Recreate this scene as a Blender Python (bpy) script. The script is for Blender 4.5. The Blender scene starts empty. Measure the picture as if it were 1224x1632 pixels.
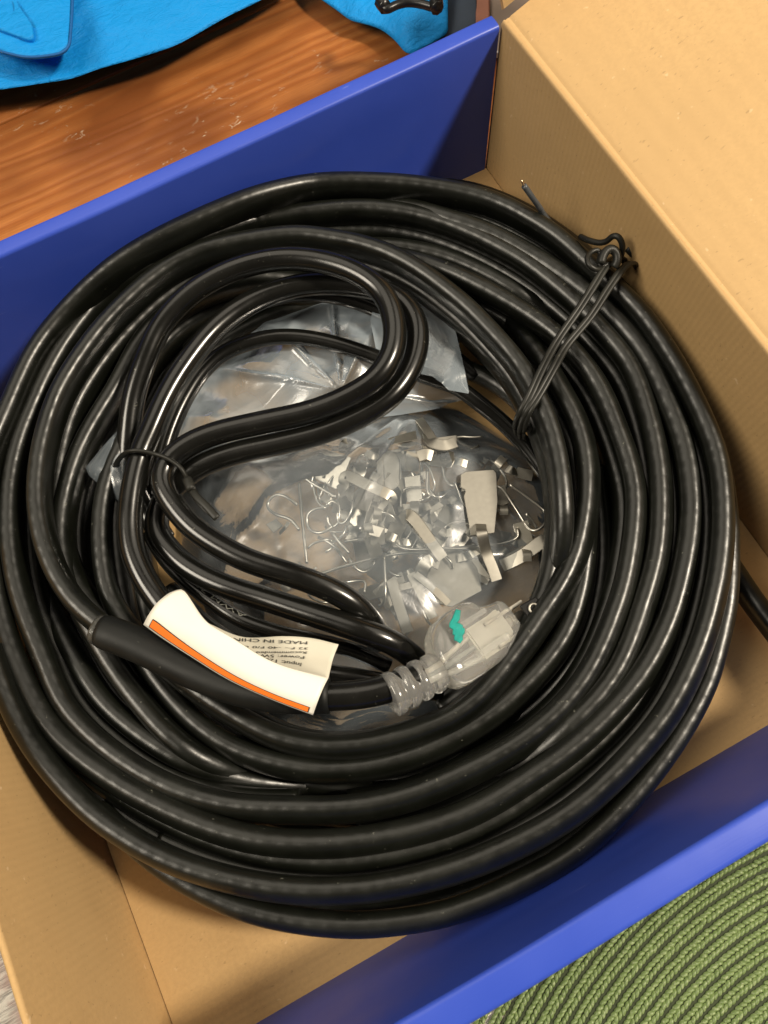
import bpy, bmesh, math, random
import numpy as np
from mathutils import Vector, Matrix, noise
random.seed(7); np.random.seed(7)
SC = bpy.context.scene
COL = SC.collection
# ------------------------------------------------------------------ camera
W, L, H = 0.3991, 0.3939, 0.1042            # inside of the box, metres
CAM = np.array([0.18179, 0.08794, 0.400])
ROT = np.array([[0.88340474, 0.46048065, -0.08691167],
                [-0.46525953, 0.83972893, -0.27998016],
                [-0.0559432, 0.28777228, 0.95606353]])
FPX = 1103.11
cam_d = bpy.data.cameras.new("camera"); cam = bpy.data.objects.new("camera", cam_d); COL.objects.link(cam)
cam_d.sensor_fit = 'VERTICAL'; cam_d.sensor_height = 36.0; cam_d.lens = FPX / 1632 * 36.0
cam_d.clip_start = 0.01; cam_d.clip_end = 50
m = Matrix([list(r) for r in ROT]).to_4x4(); m.translation = Vector(CAM); cam.matrix_world = m
SC.camera = cam
# ------------------------------------------------------------------ light
SC.view_settings.view_transform = 'Standard'; SC.view_settings.look = 'None'
SC.view_settings.exposure = -0.08; SC.view_settings.gamma = 1.0
world = bpy.data.worlds.new("World"); SC.world = world; world.use_nodes = True
bg = world.node_tree.nodes['Background']; bg.inputs[0].default_value = (1.0, 0.84, 0.66, 1); bg.inputs[1].default_value = 0.07
def lamp(name, loc, target, size, power, color):
    d = bpy.data.lights.new(name, 'AREA'); d.shape = 'DISK'; d.size = size; d.energy = power; d.color = color
    o = bpy.data.objects.new(name, d); COL.objects.link(o); o.location = loc
    o.rotation_euler = (Vector(target) - Vector(loc)).to_track_quat('-Z', 'Y').to_euler(); return o
WARM = (1.0, 0.88, 0.71)
SOFT = (1.0, 0.90, 0.74)
lamp('ceiling_lamp_right', (1.15, -0.25, 1.32), (.2, .2, 0), 0.20, 34, WARM)
lamp('ceiling_lamp_left', (-0.95, 0.45, 1.50), (.2, .2, 0), 0.80, 26, SOFT)
lamp('bounce_far', (0.15, 1.30, 1.75), (.2, .2, 0), 1.5, 10, SOFT)
lamp('bounce_right', (1.65, 0.45, 1.55), (.2, .2, 0), 1.3, 7, SOFT)

# ------------------------------------------------------------------ helpers
def ray(x, y):
    return ROT @ np.array([(x - 612) / FPX, -(y - 816) / FPX, -1.0])
def at(x, y, z):
    """the point at height z that stands where the photograph shows it"""
    d = ray(x, y); return CAM + d * (z - CAM[2]) / d[2]
def link(name, me, mat=None, parent=None):
    o = bpy.data.objects.new(name, me); COL.objects.link(o)
    if mat is not None and not len(me.materials):
        for mm in (mat if isinstance(mat, (list, tuple)) else [mat]): me.materials.append(mm)
    if parent is not None:
        o.parent = parent
        if parent.type == 'EMPTY': o.location = -parent.location
    return o
def mesh(name, verts, faces, smooth=True, uvs=None):
    me = bpy.data.meshes.new(name)
    me.from_pydata([tuple(map(float, v)) for v in verts], [], [tuple(map(int, f)) for f in faces])
    if uvs is not None:
        uvl = me.uv_layers.new(name='UVMap'); idx = np.zeros(len(me.loops), dtype=np.int32)
        me.loops.foreach_get('vertex_index', idx)
        uvl.data.foreach_set('uv', np.asarray(uvs, dtype=np.float32)[idx].ravel())
    if smooth: me.polygons.foreach_set('use_smooth', [True] * len(me.polygons))
    me.update(); return me
def tag(o, label=None, cat=None, group=None, kind=None):
    if label: o['label'] = label
    if cat: o['category'] = cat
    if group: o['group'] = group
    if kind: o['kind'] = kind
    return o
def thing(name, label, cat, loc, group=None):
    o = bpy.data.objects.new(name, None); COL.objects.link(o); o.location = Vector([float(v) for v in loc]); o.empty_display_size = .01
    return tag(o, label, cat, group)
def catmull(P, step):
    P = np.asarray(P, float); out = []
    Q = np.vstack([2 * P[0] - P[1], P, 2 * P[-1] - P[-2]])
    for i in range(1, len(Q) - 2):
        a, b, c, d = Q[i - 1], Q[i], Q[i + 1], Q[i + 2]
        n = max(1, int(np.ceil(np.linalg.norm((c - b)[:3]) / step)))
        for k in range(n):
            t = k / n
            out.append(.5 * ((2 * b) + (-a + c) * t + (2 * a - 5 * b + 4 * c - d) * t * t + (-a + 3 * b - 3 * c + d) * t ** 3))
    out.append(P[-1]); return np.array(out)
def smooth_path(P, it=3):
    P = P.copy()
    for _ in range(it):
        P[1:-1] = .25 * P[:-2] + .5 * P[1:-1] + .25 * P[2:]
    return P
def tube(P, a, b=None, tilt=0.0, seg=14, power=2.0, caps=True, closed=False, name='tube', away=None):
    """sweep a (super)elliptic section: a = half width sideways, b = half height, tilt rotates the section"""
    P = np.asarray(P, float)[:, :3]; n = len(P); b = a if b is None else b
    a = np.broadcast_to(a, (n,)); b = np.broadcast_to(b, (n,)); tilt = np.broadcast_to(tilt, (n,))
    T = np.gradient(P, axis=0); T /= np.linalg.norm(T, axis=1)[:, None] + 1e-12
    S = np.cross(T, [0, 0, 1.0]); ln = np.linalg.norm(S, axis=1)
    for i in range(n):
        if ln[i] < .15: S[i] = S[i - 1] if i else np.array([1., 0, 0])
    S /= np.linalg.norm(S, axis=1)[:, None]
    if away is not None:                       # side vector always points away from the coil's centre
        sg = np.sign(np.einsum('ij,ij->i', S[:, :2], P[:, :2] - np.asarray(away)[None]))
        S *= np.where(sg == 0, 1, sg)[:, None]
        U = np.cross(S, T); U *= np.sign(U[:, 2])[:, None]
    else:
        U = np.cross(S, T)
    th = np.linspace(0, 2 * np.pi, seg, endpoint=False)
    cs = np.sign(np.cos(th)) * np.abs(np.cos(th)) ** (2 / power); sn = np.sign(np.sin(th)) * np.abs(np.sin(th)) ** (2 / power)
    X = a[:, None] * cs; Y = b[:, None] * sn
    ct = np.cos(tilt)[:, None]; st = np.sin(tilt)[:, None]
    X2 = X * ct - Y * st; Y2 = X * st + Y * ct
    V = P[:, None, :] + X2[..., None] * S[:, None, :] + Y2[..., None] * U[:, None, :]
    V = V.reshape(-1, 3)
    s = np.concatenate([[0], np.cumsum(np.linalg.norm(np.diff(P, axis=0), axis=1))])
    UV = np.stack([np.repeat(s, seg), np.tile(np.arange(seg) / seg, n)], 1)
    F = []
    for i in range(n - 1):
        for j in range(seg):
            k = (j + 1) % seg
            F.append((i * seg + j, i * seg + k, (i + 1) * seg + k, (i + 1) * seg + j))
    if caps:
        F.append(tuple(range(seg))[::-1]); F.append(tuple((n - 1) * seg + j for j in range(seg)))
    return V, F, UV
def inside(p, d, marg):
    """slide a point up its line until it clears the box walls"""
    p = np.array(p)
    up_ = -d / abs(d[2])                       # towards the eye, one unit of height per step
    for k in range(45):
        if p[1] <= L - marg and p[0] <= W - marg: break
        p = p + up_ * .001
    return p
def px_path(pts, z, step=.003, marg=.0068):
    """list of (x, y[, z]) picture points on the strand's middle -> resampled world path"""
    Q = [inside(at(p[0], p[1], p[2] if len(p) > 2 else z), ray(p[0], p[1]), marg) for p in pts]
    return smooth_path(catmull(Q, step), 4)
def box_bm(bm, lo, hi, mat_index=0):
    r = bmesh.ops.create_cube(bm, size=1)['verts']
    lo = Vector(lo); hi = Vector(hi)
    for v in r: v.co = Vector([(lo[i] + hi[i]) / 2 + v.co[i] * (hi[i] - lo[i]) for i in range(3)])
    return r
def bm_obj(name, bm, mat, parent=None, bevel=0, seg=2, smooth=False):
    if bevel: bmesh.ops.bevel(bm, geom=list(bm.edges), offset=bevel, segments=seg, affect='EDGES', profile=.5)
    me = bpy.data.meshes.new(name); bm.to_mesh(me); bm.free()
    if smooth or bevel: me.polygons.foreach_set('use_smooth', [True] * len(me.polygons))
    return link(name, me, mat, parent)
def slab(name, poly, axis_vec, thick, mat, parent=None, bevel=.0003):
    """a flat polygon (world points) given real thickness along axis_vec"""
    bm = bmesh.new(); av = Vector(axis_vec) * thick
    a = [bm.verts.new(Vector(p)) for p in poly]; b = [bm.verts.new(Vector(p) + av) for p in poly]
    n = len(poly); bm.faces.new(a); bm.faces.new(b[::-1])
    for i in range(n): bm.faces.new((a[i], b[i], b[(i + 1) % n], a[(i + 1) % n]))
    bmesh.ops.recalc_face_normals(bm, faces=bm.faces)
    o_ = bm_obj(name, bm, mat, parent, bevel, 1); o_.data.polygons.foreach_set('use_smooth', [False] * len(o_.data.polygons)); return o_

# ------------------------------------------------------------------ materials
class NT:
    def __init__(s, name):
        s.m = bpy.data.materials.new(name); s.m.use_nodes = True; s.t = s.m.node_tree; s.t.nodes.clear()
        s.out = s.n('ShaderNodeOutputMaterial'); s.p = s.n('ShaderNodeBsdfPrincipled'); s.l(s.p.outputs[0], s.out.inputs[0])
    def n(s, t, **k):
        o = s.t.nodes.new(t)
        for a, b in k.items(): setattr(o, a, b)
        return o
    def l(s, a, b): s.t.links.new(a, b)
    def set(s, **k):
        for a, b in k.items(): s.p.inputs[a.replace('_', ' ')].default_value = b
    def coord(s, kind='Object', scale=(1, 1, 1), rot=(0, 0, 0)):
        c = s.n('ShaderNodeTexCoord'); mp = s.n('ShaderNodeMapping'); mp.inputs['Scale'].default_value = scale; mp.inputs['Rotation'].default_value = rot
        s.l(c.outputs[kind], mp.inputs[0]); return mp.outputs[0]
    def noise(s, vec, scale, detail=3, rough=.55, dist=0):
        o = s.n('ShaderNodeTexNoise'); o.inputs['Scale'].default_value = scale; o.inputs['Detail'].default_value = detail
        o.inputs['Roughness'].default_value = rough; o.inputs['Distortion'].default_value = dist
        if vec is not None: s.l(vec, o.inputs['Vector'])
        return o
    def ramp(s, fac, stops):
        o = s.n('ShaderNodeValToRGB'); e = o.color_ramp.elements
        while len(e) < len(stops): e.new(.5)
        for i, (p, c) in enumerate(stops): e[i].position = p; e[i].color = (*c, 1) if len(c) == 3 else c
        s.l(fac, o.inputs[0]); return o.outputs[0]
    def mix(s, fac, a, b, mode='MIX'):
        o = s.n('ShaderNodeMix', data_type='RGBA', blend_type=mode)
        for sock, v in ((o.inputs[0], fac), (o.inputs[6], a), (o.inputs[7], b)):
            if hasattr(v, 'is_linked') or hasattr(v, 'links'): s.l(v, sock)
            else: sock.default_value = v if isinstance(v, (int, float)) else (*v, 1)
        return o.outputs[2]
    def math(s, op, a, b=0.0):
        o = s.n('ShaderNodeMath', operation=op)
        for i, v in enumerate((a, b)):
            if isinstance(v, (int, float)): o.inputs[i].default_value = v
            else: s.l(v, o.inputs[i])
        return o.outputs[0]
    def bump(s, h, strength, dist, prev=None):
        b = s.n('ShaderNodeBump'); b.inputs['Strength'].default_value = strength; b.inputs['Distance'].default_value = dist
        s.l(h, b.inputs['Height'])
        if prev is not None: s.l(prev, b.inputs['Normal'])
        return b.outputs[0]
    def base(s, c): s.l(c, s.p.inputs['Base Color'])
    def normal(s, nrm): s.l(nrm, s.p.inputs['Normal'])

def mat_kraft(name, flute_axis, base=(.57, .37, .165)):
    q = NT(name); co = q.coord()
    big = q.noise(co, 9, 3); fine = q.noise(co, 420, 4, .7); fib = q.noise(q.coord(scale=(60, 900, 60)), 3, 3, .6)
    c = q.mix(q.ramp(big.outputs[0], [(.3, (0, 0, 0)), (.75, (1, 1, 1))]), base, tuple(v * .86 for v in base))
    c = q.mix(q.ramp(fine.outputs[0], [(.35, (1, 1, 1)), (.62, (0, 0, 0))]), c, tuple(v * .88 for v in base))
    sp = q.noise(q.coord(scale=(1, 2.2, 1.6)), 240, 2, .5)
    c = q.mix(q.ramp(sp.outputs[0], [(.25, (.5, .5, .5)), (.33, (0, 0, 0))]), c, tuple(v * .5 for v in base))
    pale = q.noise(q.coord(scale=(1, 1, 1), rot=(1, 2, 0)), 210, 2, .5)
    c = q.mix(q.ramp(pale.outputs[0], [(.72, (0, 0, 0)), (.78, (.4, .4, .4))]), c, (.8, .6, .38))
    q.base(c); q.set(Roughness=.72, Specular_IOR_Level=.25)
    w = q.n('ShaderNodeTexWave', wave_type='BANDS', bands_direction=flute_axis); w.inputs['Scale'].default_value = 88; w.inputs['Distortion'].default_value = .6
    w.inputs['Detail'].default_value = 1.5
    q.l(q.coord(), w.inputs['Vector'])
    n1 = q.bump(w.outputs['Fac'], .16 if name != 'kraft_wall' else .2, .0006)
    n2 = q.bump(big.outputs[0], .5, .004, q.bump(q.noise(co, 38, 3, .6).outputs[0], .3, .0015, n1)); q.normal(q.bump(fib.outputs[0], .10, .0003, n2)); return q.m
KR_FLOOR = mat_kraft('kraft_floor', 'Y'); KR_WALL = mat_kraft('kraft_wall', 'Y'); KR_LID = mat_kraft('kraft_lid', 'Z', (.60, .395, .185))

def mat_blue():
    q = NT('blue_print'); co = q.coord()
    a = q.noise(co, 14, 3); f = q.noise(q.coord(scale=(20, 400, 20)), 4, 3)
    c = q.mix(a.outputs[0], (.030, .068, .44), (.042, .090, .53))
    sc = q.noise(q.coord(scale=(1, 5, 5)), 260, 2, .5)
    c = q.mix(q.ramp(sc.outputs[0], [(.76, (0, 0, 0)), (.82, (.4, .4, .4))]), c, (.35, .4, .75))
    scr = q.noise(q.coord(scale=(3, 40, 60), rot=(0, .25, .1)), 9, 3, .7)
    c = q.mix(q.ramp(scr.outputs[0], [(.70, (0, 0, 0)), (.76, (.22, .22, .22))]), c, (.4, .45, .8))
    q.base(c); q.l(q.ramp(a.outputs[0], [(.3, (.34,) * 3), (.7, (.5,) * 3)]), q.p.inputs['Roughness']); q.set(Specular_IOR_Level=.45); q.normal(q.bump(f.outputs[0], .1, .0004, q.bump(a.outputs[0], .2, .003))); return q.m
BLUE = mat_blue()

def mat_rubber(name, base, rough, ripple=0.0, spec=.5):
    q = NT(name); uv = q.coord('UV'); co = q.coord()
    n0 = q.noise(co, 55, 4, .6); n1 = q.noise(co, 900, 2, .6)
    c = q.mix(q.ramp(n0.outputs[0], [(.35, (0, 0, 0)), (.7, (1, 1, 1))]), base, tuple(v * 1.7 for v in base))
    d = q.noise(co, 330, 3, .6)
    c = q.mix(q.ramp(d.outputs[0], [(.69, (0, 0, 0)), (.77, (.6, .6, .6))]), c, (.16, .16, .13))
    q.base(c)
    r = q.ramp(n0.outputs[0], [(.3, (rough * .86,) * 3), (.75, (rough * 1.18,) * 3)]); q.l(r, q.p.inputs['Roughness'])
    q.set(Specular_IOR_Level=spec)
    nn = q.bump(n1.outputs[0], .05, .0002)
    if ripple:
        sx = q.n('ShaderNodeSeparateXYZ'); q.l(uv, sx.inputs[0])
        jitter = q.noise(co, 45, 2)
        ph = q.math('ADD', q.math('MULTIPLY', sx.outputs[0], 2 * math.pi / .0085), q.math('MULTIPLY', jitter.outputs[0], 9.0))
        nn = q.bump(q.math('SINE', ph), ripple, .00045, nn)
        nn = q.bump(n0.outputs[0], .3, .0012, nn)
    q.normal(nn); return q.m
HEAT = mat_rubber('heating_cable_jacket', (.0032, .0037, .0024), .36, .09, .62)
CORD = mat_rubber('cord_jacket', (.0038, .0038, .0032), .22, 0, .6)
SLEEVE = mat_rubber('shrink_sleeve', (.005, .0055, .005), .5, 0, .3)
TIEM = mat_rubber('tie_plastic', (.010, .010, .008), .45, 0, .4)

def mat_simple(name, c, rough=.5, metal=0, nscale=80, var=.15, bump=.1, bd=.0005, **k):
    q = NT(name); co = q.coord(); n = q.noise(co, nscale, 4)
    q.base(q.mix(n.outputs[0], tuple(v * (1 - var) for v in c), tuple(min(1, v * (1 + var)) for v in c)))
    q.set(Roughness=rough, Metallic=metal, **k); q.normal(q.bump(n.outputs[0], bump, bd)); return q.m
STEEL = mat_simple('brushed_steel', (.42, .40, .35), .45, 1.0, 400, .12, .12, .0002)
STEEL2 = mat_simple('steel_wire', (.52, .50, .45), .32, 1.0, 300, .1, .05, .0001)
PAPER = mat_simple('label_paper', (.80, .77, .68), .5, 0, 120, .02, .06, .0003)
PAPER2 = mat_simple('label_backing', (.60, .57, .47), .55, 0, 120, .03, .06, .0003)
ORANGE = mat_simple('orange_ink', (1.0, .20, .02), .45, 0, 200, .05, .02)
INK = mat_simple('black_ink', (.02, .02, .018), .5)
DUSTY = mat_simple('moulded_mark', (.17, .17, .15), .4)
GREEN = mat_simple('teal_marker', (.0, .27, .23), .45, 0, 500, .35, .1)
BLACKP = mat_simple('black_plastic', (.012, .012, .012), .3)

def mat_jacket():
    q = NT('blue_nylon'); co = q.coord(); n = q.noise(co, 30, 4); w = q.noise(q.coord(scale=(1, 1, 1)), 1800, 2)
    q.base(q.mix(n.outputs[0], (.002, .24, .66), (.003, .29, .76)))
    q.set(Roughness=.6, Specular_IOR_Level=.3); q.normal(q.bump(w.outputs[0], .15, .0003, q.bump(q.noise(q.coord(scale=(1, 2.2, 1), rot=(0, 0, .6)), 55, 4, .65, 1.0).outputs[0], .55, .004, q.bump(n.outputs[0], .7, .006)))); return q.m
JACK = mat_jacket()
SLATE = mat_simple('slate_cloth', (.035, .05, .075), .8, 0, 60, .2, .3, .002)

def mat_film(name, fac, milky, rough=.12, tint=(.93, .94, .95)):
    q = NT(name); co = q.coord()
    q.t.nodes.remove(q.p)
    tr = q.n('ShaderNodeBsdfTransparent'); tr.inputs[0].default_value = (*tint, 1)
    gl = q.n('ShaderNodeBsdfGlossy'); gl.inputs['Roughness'].default_value = rough; gl.inputs['Color'].default_value = (.95, .95, .95, 1)
    df = q.n('ShaderNodeBsdfDiffuse'); df.inputs[0].default_value = (.42, .49, .55, 1)
    n1 = q.noise(co, 22, 3, .5, 1.2); n2 = q.noise(co, 130, 3, .6, .8)
    rid = q.math('ABSOLUTE', q.math('SUBTRACT', n1.outputs[0], .5))
    b = q.bump(n2.outputs[0], .12, .0010, q.bump(rid, .35, .003))
    q.l(b, gl.inputs['Normal']); q.l(b, df.inputs['Normal'])
    fr = q.n('ShaderNodeFresnel'); fr.inputs[0].default_value = 1.5; q.l(b, fr.inputs['Normal'])
    m1 = q.n('ShaderNodeMixShader'); q.l(q.math('MINIMUM', q.math('ADD', q.math('MULTIPLY', fr.outputs[0], 1.3), fac), 1.0), m1.inputs[0]); q.l(tr.outputs[0], m1.inputs[1]); q.l(gl.outputs[0], m1.inputs[2])
    m2 = q.n('ShaderNodeMixShader'); cl = q.ramp(n1.outputs[0], [(.35, (milky * .75,) * 3), (.7, (milky * 1.3,) * 3)])
    q.l(cl, m2.inputs[0]); q.l(m1.outputs[0], m2.inputs[1]); q.l(df.outputs[0], m2.inputs[2]); q.l(m2.outputs[0], q.out.inputs[0]); return q.m
FILM = mat_film('bag_film', .02, .16, .24); FILM2 = mat_film('bag_film_folded', .07, .46, .22)

def mat_clear():
    q = NT('clear_pvc'); co = q.coord(); n = q.noise(co, 160, 3)
    q.set(Base_Color=(.95, .945, .91, 1), Roughness=.12, IOR=1.42, Transmission_Weight=.86, Specular_IOR_Level=.6)
    q.normal(q.bump(n.outputs[0], .25, .0008)); return q.m
CLEAR = mat_clear()

def mat_wood():
    q = NT('varnished_pine'); v = q.coord(scale=(1.0, 7.5, 1), rot=(0, 0, math.radians(4)))
    warp = q.noise(q.coord(scale=(1, 1.6, 1)), 7, 3, .55)
    wv = q.n('ShaderNodeTexWave', wave_type='BANDS', bands_direction='Y'); wv.inputs['Scale'].default_value = 4.0; wv.inputs['Distortion'].default_value = 11
    wv.inputs['Detail'].default_value = 3; wv.inputs['Detail Scale'].default_value = .9; q.l(v, wv.inputs['Vector'])
    fine = q.noise(q.coord(scale=(9, 160, 9), rot=(0, 0, math.radians(4))), 6, 4, .7)
    c = q.ramp(wv.outputs['Fac'], [(.0, (.36, .115, .028)), (.5, (.43, .15, .038)), (1, (.48, .18, .05))])
    c = q.mix(q.ramp(warp.outputs[0], [(.36, (.9, .9, .9)), (.6, (0, 0, 0))]), c, (.17, .05, .013))
    c = q.mix(q.ramp(fine.outputs[0], [(.35, (.35, .35, .35)), (.6, (0, 0, 0))]), c, (.2, .07, .02))
    ck = q.noise(q.coord(scale=(1, 1.7, 1)), 95, 4, .65, .7); gate = q.noise(q.coord(), 14, 2)
    wear = q.math('MULTIPLY', q.ramp(ck.outputs[0], [(.60, (0, 0, 0)), (.68, (1, 1, 1))]), q.ramp(gate.outputs[0], [(.52, (0, 0, 0)), (.62, (1, 1, 1))]))
    c = q.mix(q.math('MULTIPLY', wear, .6), c, (.62, .52, .38))
    q.base(c); q.l(q.ramp(wear, [(0, (.34,) * 3), (1, (.6,) * 3)]), q.p.inputs['Roughness'])
    q.normal(q.bump(wear, .3, .0008, q.bump(fine.outputs[0], .2, .0006, q.bump(wv.outputs['Fac'], .18, .0012)))); return q.m
WOOD = mat_wood()
def mat_whitewash():
    q = NT('whitewashed_wood'); g = q.noise(q.coord(scale=(14, 150, 14), rot=(0, 0, math.radians(-30))), 3, 5, .7, .6); p = q.noise(q.coord(), 60, 4, .6)
    c = q.ramp(g.outputs[0], [(.32, (.18, .16, .15)), (.45, (.45, .42, .38)), (.56, (.82, .78, .70))])
    c = q.mix(q.ramp(p.outputs[0], [(.45, (0, 0, 0)), (.65, (.8, .8, .8))]), c, (.55, .36, .32))
    q.base(c); q.set(Roughness=.7); q.normal(q.bump(g.outputs[0], .7, .0015)); return q.m
WHITEW = mat_whitewash()
def mat_mat():
    q = NT('green_braid'); co = q.coord(); n = q.noise(co, 700, 3); b = q.noise(co, 25, 3)
    c = q.mix(b.outputs[0], (.13, .19, .062), (.20, .27, .10))
    c = q.mix(q.ramp(n.outputs[0], [(.5, (0, 0, 0)), (.7, (.6, .6, .6))]), c, (.42, .48, .26))
    q.base(c); q.set(Roughness=.42, Specular_IOR_Level=.5); q.normal(q.bump(n.outputs[0], .4, .0004)); return q.m
BRAID = mat_mat(); BRAIDBACK = mat_simple('braid_backing', (.03, .04, .015), .8)

# ------------------------------------------------------------------ setting: the table
tab = tag(bpy.data.objects.new('table_top', None), kind='structure'); COL.objects.link(tab)
TZ = -.0035
def board(lo, hi, mat, rot=0):
    bm = bmesh.new(); box_bm(bm, lo, hi); o = bm_obj('board', bm, mat, tab, .0012, 2); return o
board((-1.2, .150, TZ - .03), (1.6, .62, TZ), WOOD)
board((-1.2, .622, TZ - .03), (1.6, .95, TZ), WOOD)
board((-1.2, .952, TZ - .03), (1.6, 1.3, TZ), WOOD)
board((-1.2, .0325, TZ - .03), (1.6, .148, TZ), WHITEW)
board((-1.2, -.10, TZ - .03), (1.6, .031, TZ), WHITEW)
board((-1.2, -.26, TZ - .03), (1.6, -.102, TZ), WHITEW)
board((-1.2, -.50, TZ - .03), (1.6, -.262, TZ), WHITEW)
board((-1.2, -.80, TZ - .03), (1.6, -.502, TZ), WHITEW)

# ------------------------------------------------------------------ the box
bx = thing('cardboard_box', 'open kraft cardboard box with blue printed end walls and its lid folded back', 'box', (W / 2, L / 2, TZ))
t = .003
def wavy_panel(name, corners, thick_vec, nu, nv, mat, amp=.0006, seed=0, parent=bx):
    """slightly warped board: bilinear quad with noise along its normal, closed with a second face and a rim"""
    c = [np.array(p, float) for p in corners]; th = np.array(thick_vec, float); nrm = th / np.linalg.norm(th)
    V = []; 
    for s_ in (0, 1):
        for j in range(nv + 1):
            for i in range(nu + 1):
                u, v = i / nu, j / nv
                p = (1 - u) * (1 - v) * c[0] + u * (1 - v) * c[1] + u * v * c[2] + (1 - u) * v * c[3]
                e = noise.noise(Vector(p * 11 + seed)) * amp * (4 * u * (1 - u)) ** .5 * (4 * v * (1 - v)) ** .3
                V.append(p + nrm * e + th * s_)
    F = []; k = (nu + 1) * (nv + 1); idx = lambda i, j, s_: s_ * k + j * (nu + 1) + i
    for s_ in (0, 1):
        for j in range(nv):
            for i in range(nu):
                f = (idx(i, j, s_), idx(i + 1, j, s_), idx(i + 1, j + 1, s_), idx(i, j + 1, s_)); F.append(f if s_ == 0 else f[::-1])
    for i in range(nu):
        F.append((idx(i, 0, 1), idx(i + 1, 0, 1), idx(i + 1, 0, 0), idx(i, 0, 0))); F.append((idx(i, nv, 0), idx(i + 1, nv, 0), idx(i + 1, nv, 1), idx(i, nv, 1)))
    for j in range(nv):
        F.append((idx(0, j, 0), idx(0, j + 1, 0), idx(0, j + 1, 1), idx(0, j, 1))); F.append((idx(nu, j, 1), idx(nu, j + 1, 1), idx(nu, j + 1, 0), idx(nu, j, 0)))
    me = mesh(name, V, F, True)
    o = link(name, me, mat, parent)
    md = o.modifiers.new('edge', 'EDGE_SPLIT'); md.split_angle = math.radians(50); return o
wavy_panel('floor_panel', [(0, 0, 0), (W, 0, 0), (W, L, 0), (0, L, 0)], (0, 0, -.003), 30, 30, KR_FLOOR, .0012)
# left wall, cardboard inside, with a rounded top edge
wavy_panel('side_wall', [(-.0006, 0.001, -.002), (-.0006, L - .001, -.002), (-.0006, L - .001, H), (-.0006, 0.001, H)], (-t, 0, 0), 30, 8, KR_WALL, .0015, 3)
tub = tube(catmull([(-.0006 - t / 2, .001, H), (-.0006 - t / 2, L - .001, H)], .01), t / 2, t / 2, seg=10)
link('rounded_edge', mesh('rounded_edge', *tub[:2]), KR_WALL, bx)
# right wall leaning out a little, crease, lid
wavy_panel('side_wall', [(W + .0006, -.008, -.002), (W + .0006, L + .002, -.002), (W + .0006, L + .002, H), (W + .0006, -.008, H)], (t, 0, 0), 34, 8, KR_WALL, .0018, 9)
TH = math.radians(20); LD = .27
prof = []
for k in range(9):                                  # the scored fold: the board bends from upright to the lid's slope
    a = math.pi / 2 - (math.pi / 2 - TH) * k / 8; prof.append(a)
x0, z0 = W + .0006, H; pts2 = [(x0, z0)]
for a in prof: x0 += math.cos(a) * .0003; z0 += math.sin(a) * .0003; pts2.append((x0, z0))
fx, fz = pts2[-1]
def extrude_profile(name, P2, y0, y1, thick, mat, ny=30, amp=.0):
    P2 = np.array(P2); n = len(P2); T = np.gradient(P2, axis=0); T /= np.linalg.norm(T, axis=1)[:, None]; N = np.stack([T[:, 1], -T[:, 0]], 1)
    V = []; F = []
    for side in (0, 1):
        for j in range(ny + 1):
            y = y0 + (y1 - y0) * j / ny
            for i in range(n):
                q = P2[i] + N[i] * thick * side; e = noise.noise(Vector((q[0] * 9, y * 9, 5))) * amp
                V.append((q[0], y, q[1] + e))
    k = (ny + 1) * n; I = lambda i, j, s_: s_ * k + j * n + i
    for s_ in (0, 1):
        for j in range(ny):
            for i in range(n - 1):
                f = (I(i, j, s_), I(i + 1, j, s_), I(i + 1, j + 1, s_), I(i, j + 1, s_)); F.append(f[::-1] if s_ else f)
    for j in (0, ny):
        for i in range(n - 1): F.append((I(i, j, 0), I(i, j, 1), I(i + 1, j, 1), I(i + 1, j, 0)))
    for i in (0, n - 1):
        for j in range(ny): F.append((I(i, j, 0), I(i, j + 1, 0), I(i, j + 1, 1), I(i, j, 1)))
    o = link(name, mesh(name, V, F), mat, bx); md = o.modifiers.new('e', 'EDGE_SPLIT'); md.split_angle = math.radians(60); return o
extrude_profile('fold', pts2, -.006, L + .0015, t, KR_LID)
lid = [(fx + math.cos(TH) * d, fz + math.sin(TH) * d - (.0004 if .002 < d < .0038 else 0)) for d in (0, .001, .002, .0026, .0032, .0038, .006, .012, .03, .06, .1, .15, .2, LD)]
extrude_profile('lid_panel', lid, -.006, L + .001, t, KR_LID, 40, .0022)
# tuck flap on the lid's far end
a0 = np.array([fx + .004, L + .0085, fz]); a1 = np.array([fx + math.cos(TH) * .2, L + .0085, fz + math.sin(TH) * .2])
up = np.array([-math.sin(TH) * .05, .014, math.cos(TH) * .06])
wavy_panel('tuck_flap', [a0, a1, a1 + up, a0 + up * .9 + np.array([.004, 0, 0])], (0, .002, -.002), 12, 6, KR_WALL, .001, 4)
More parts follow.
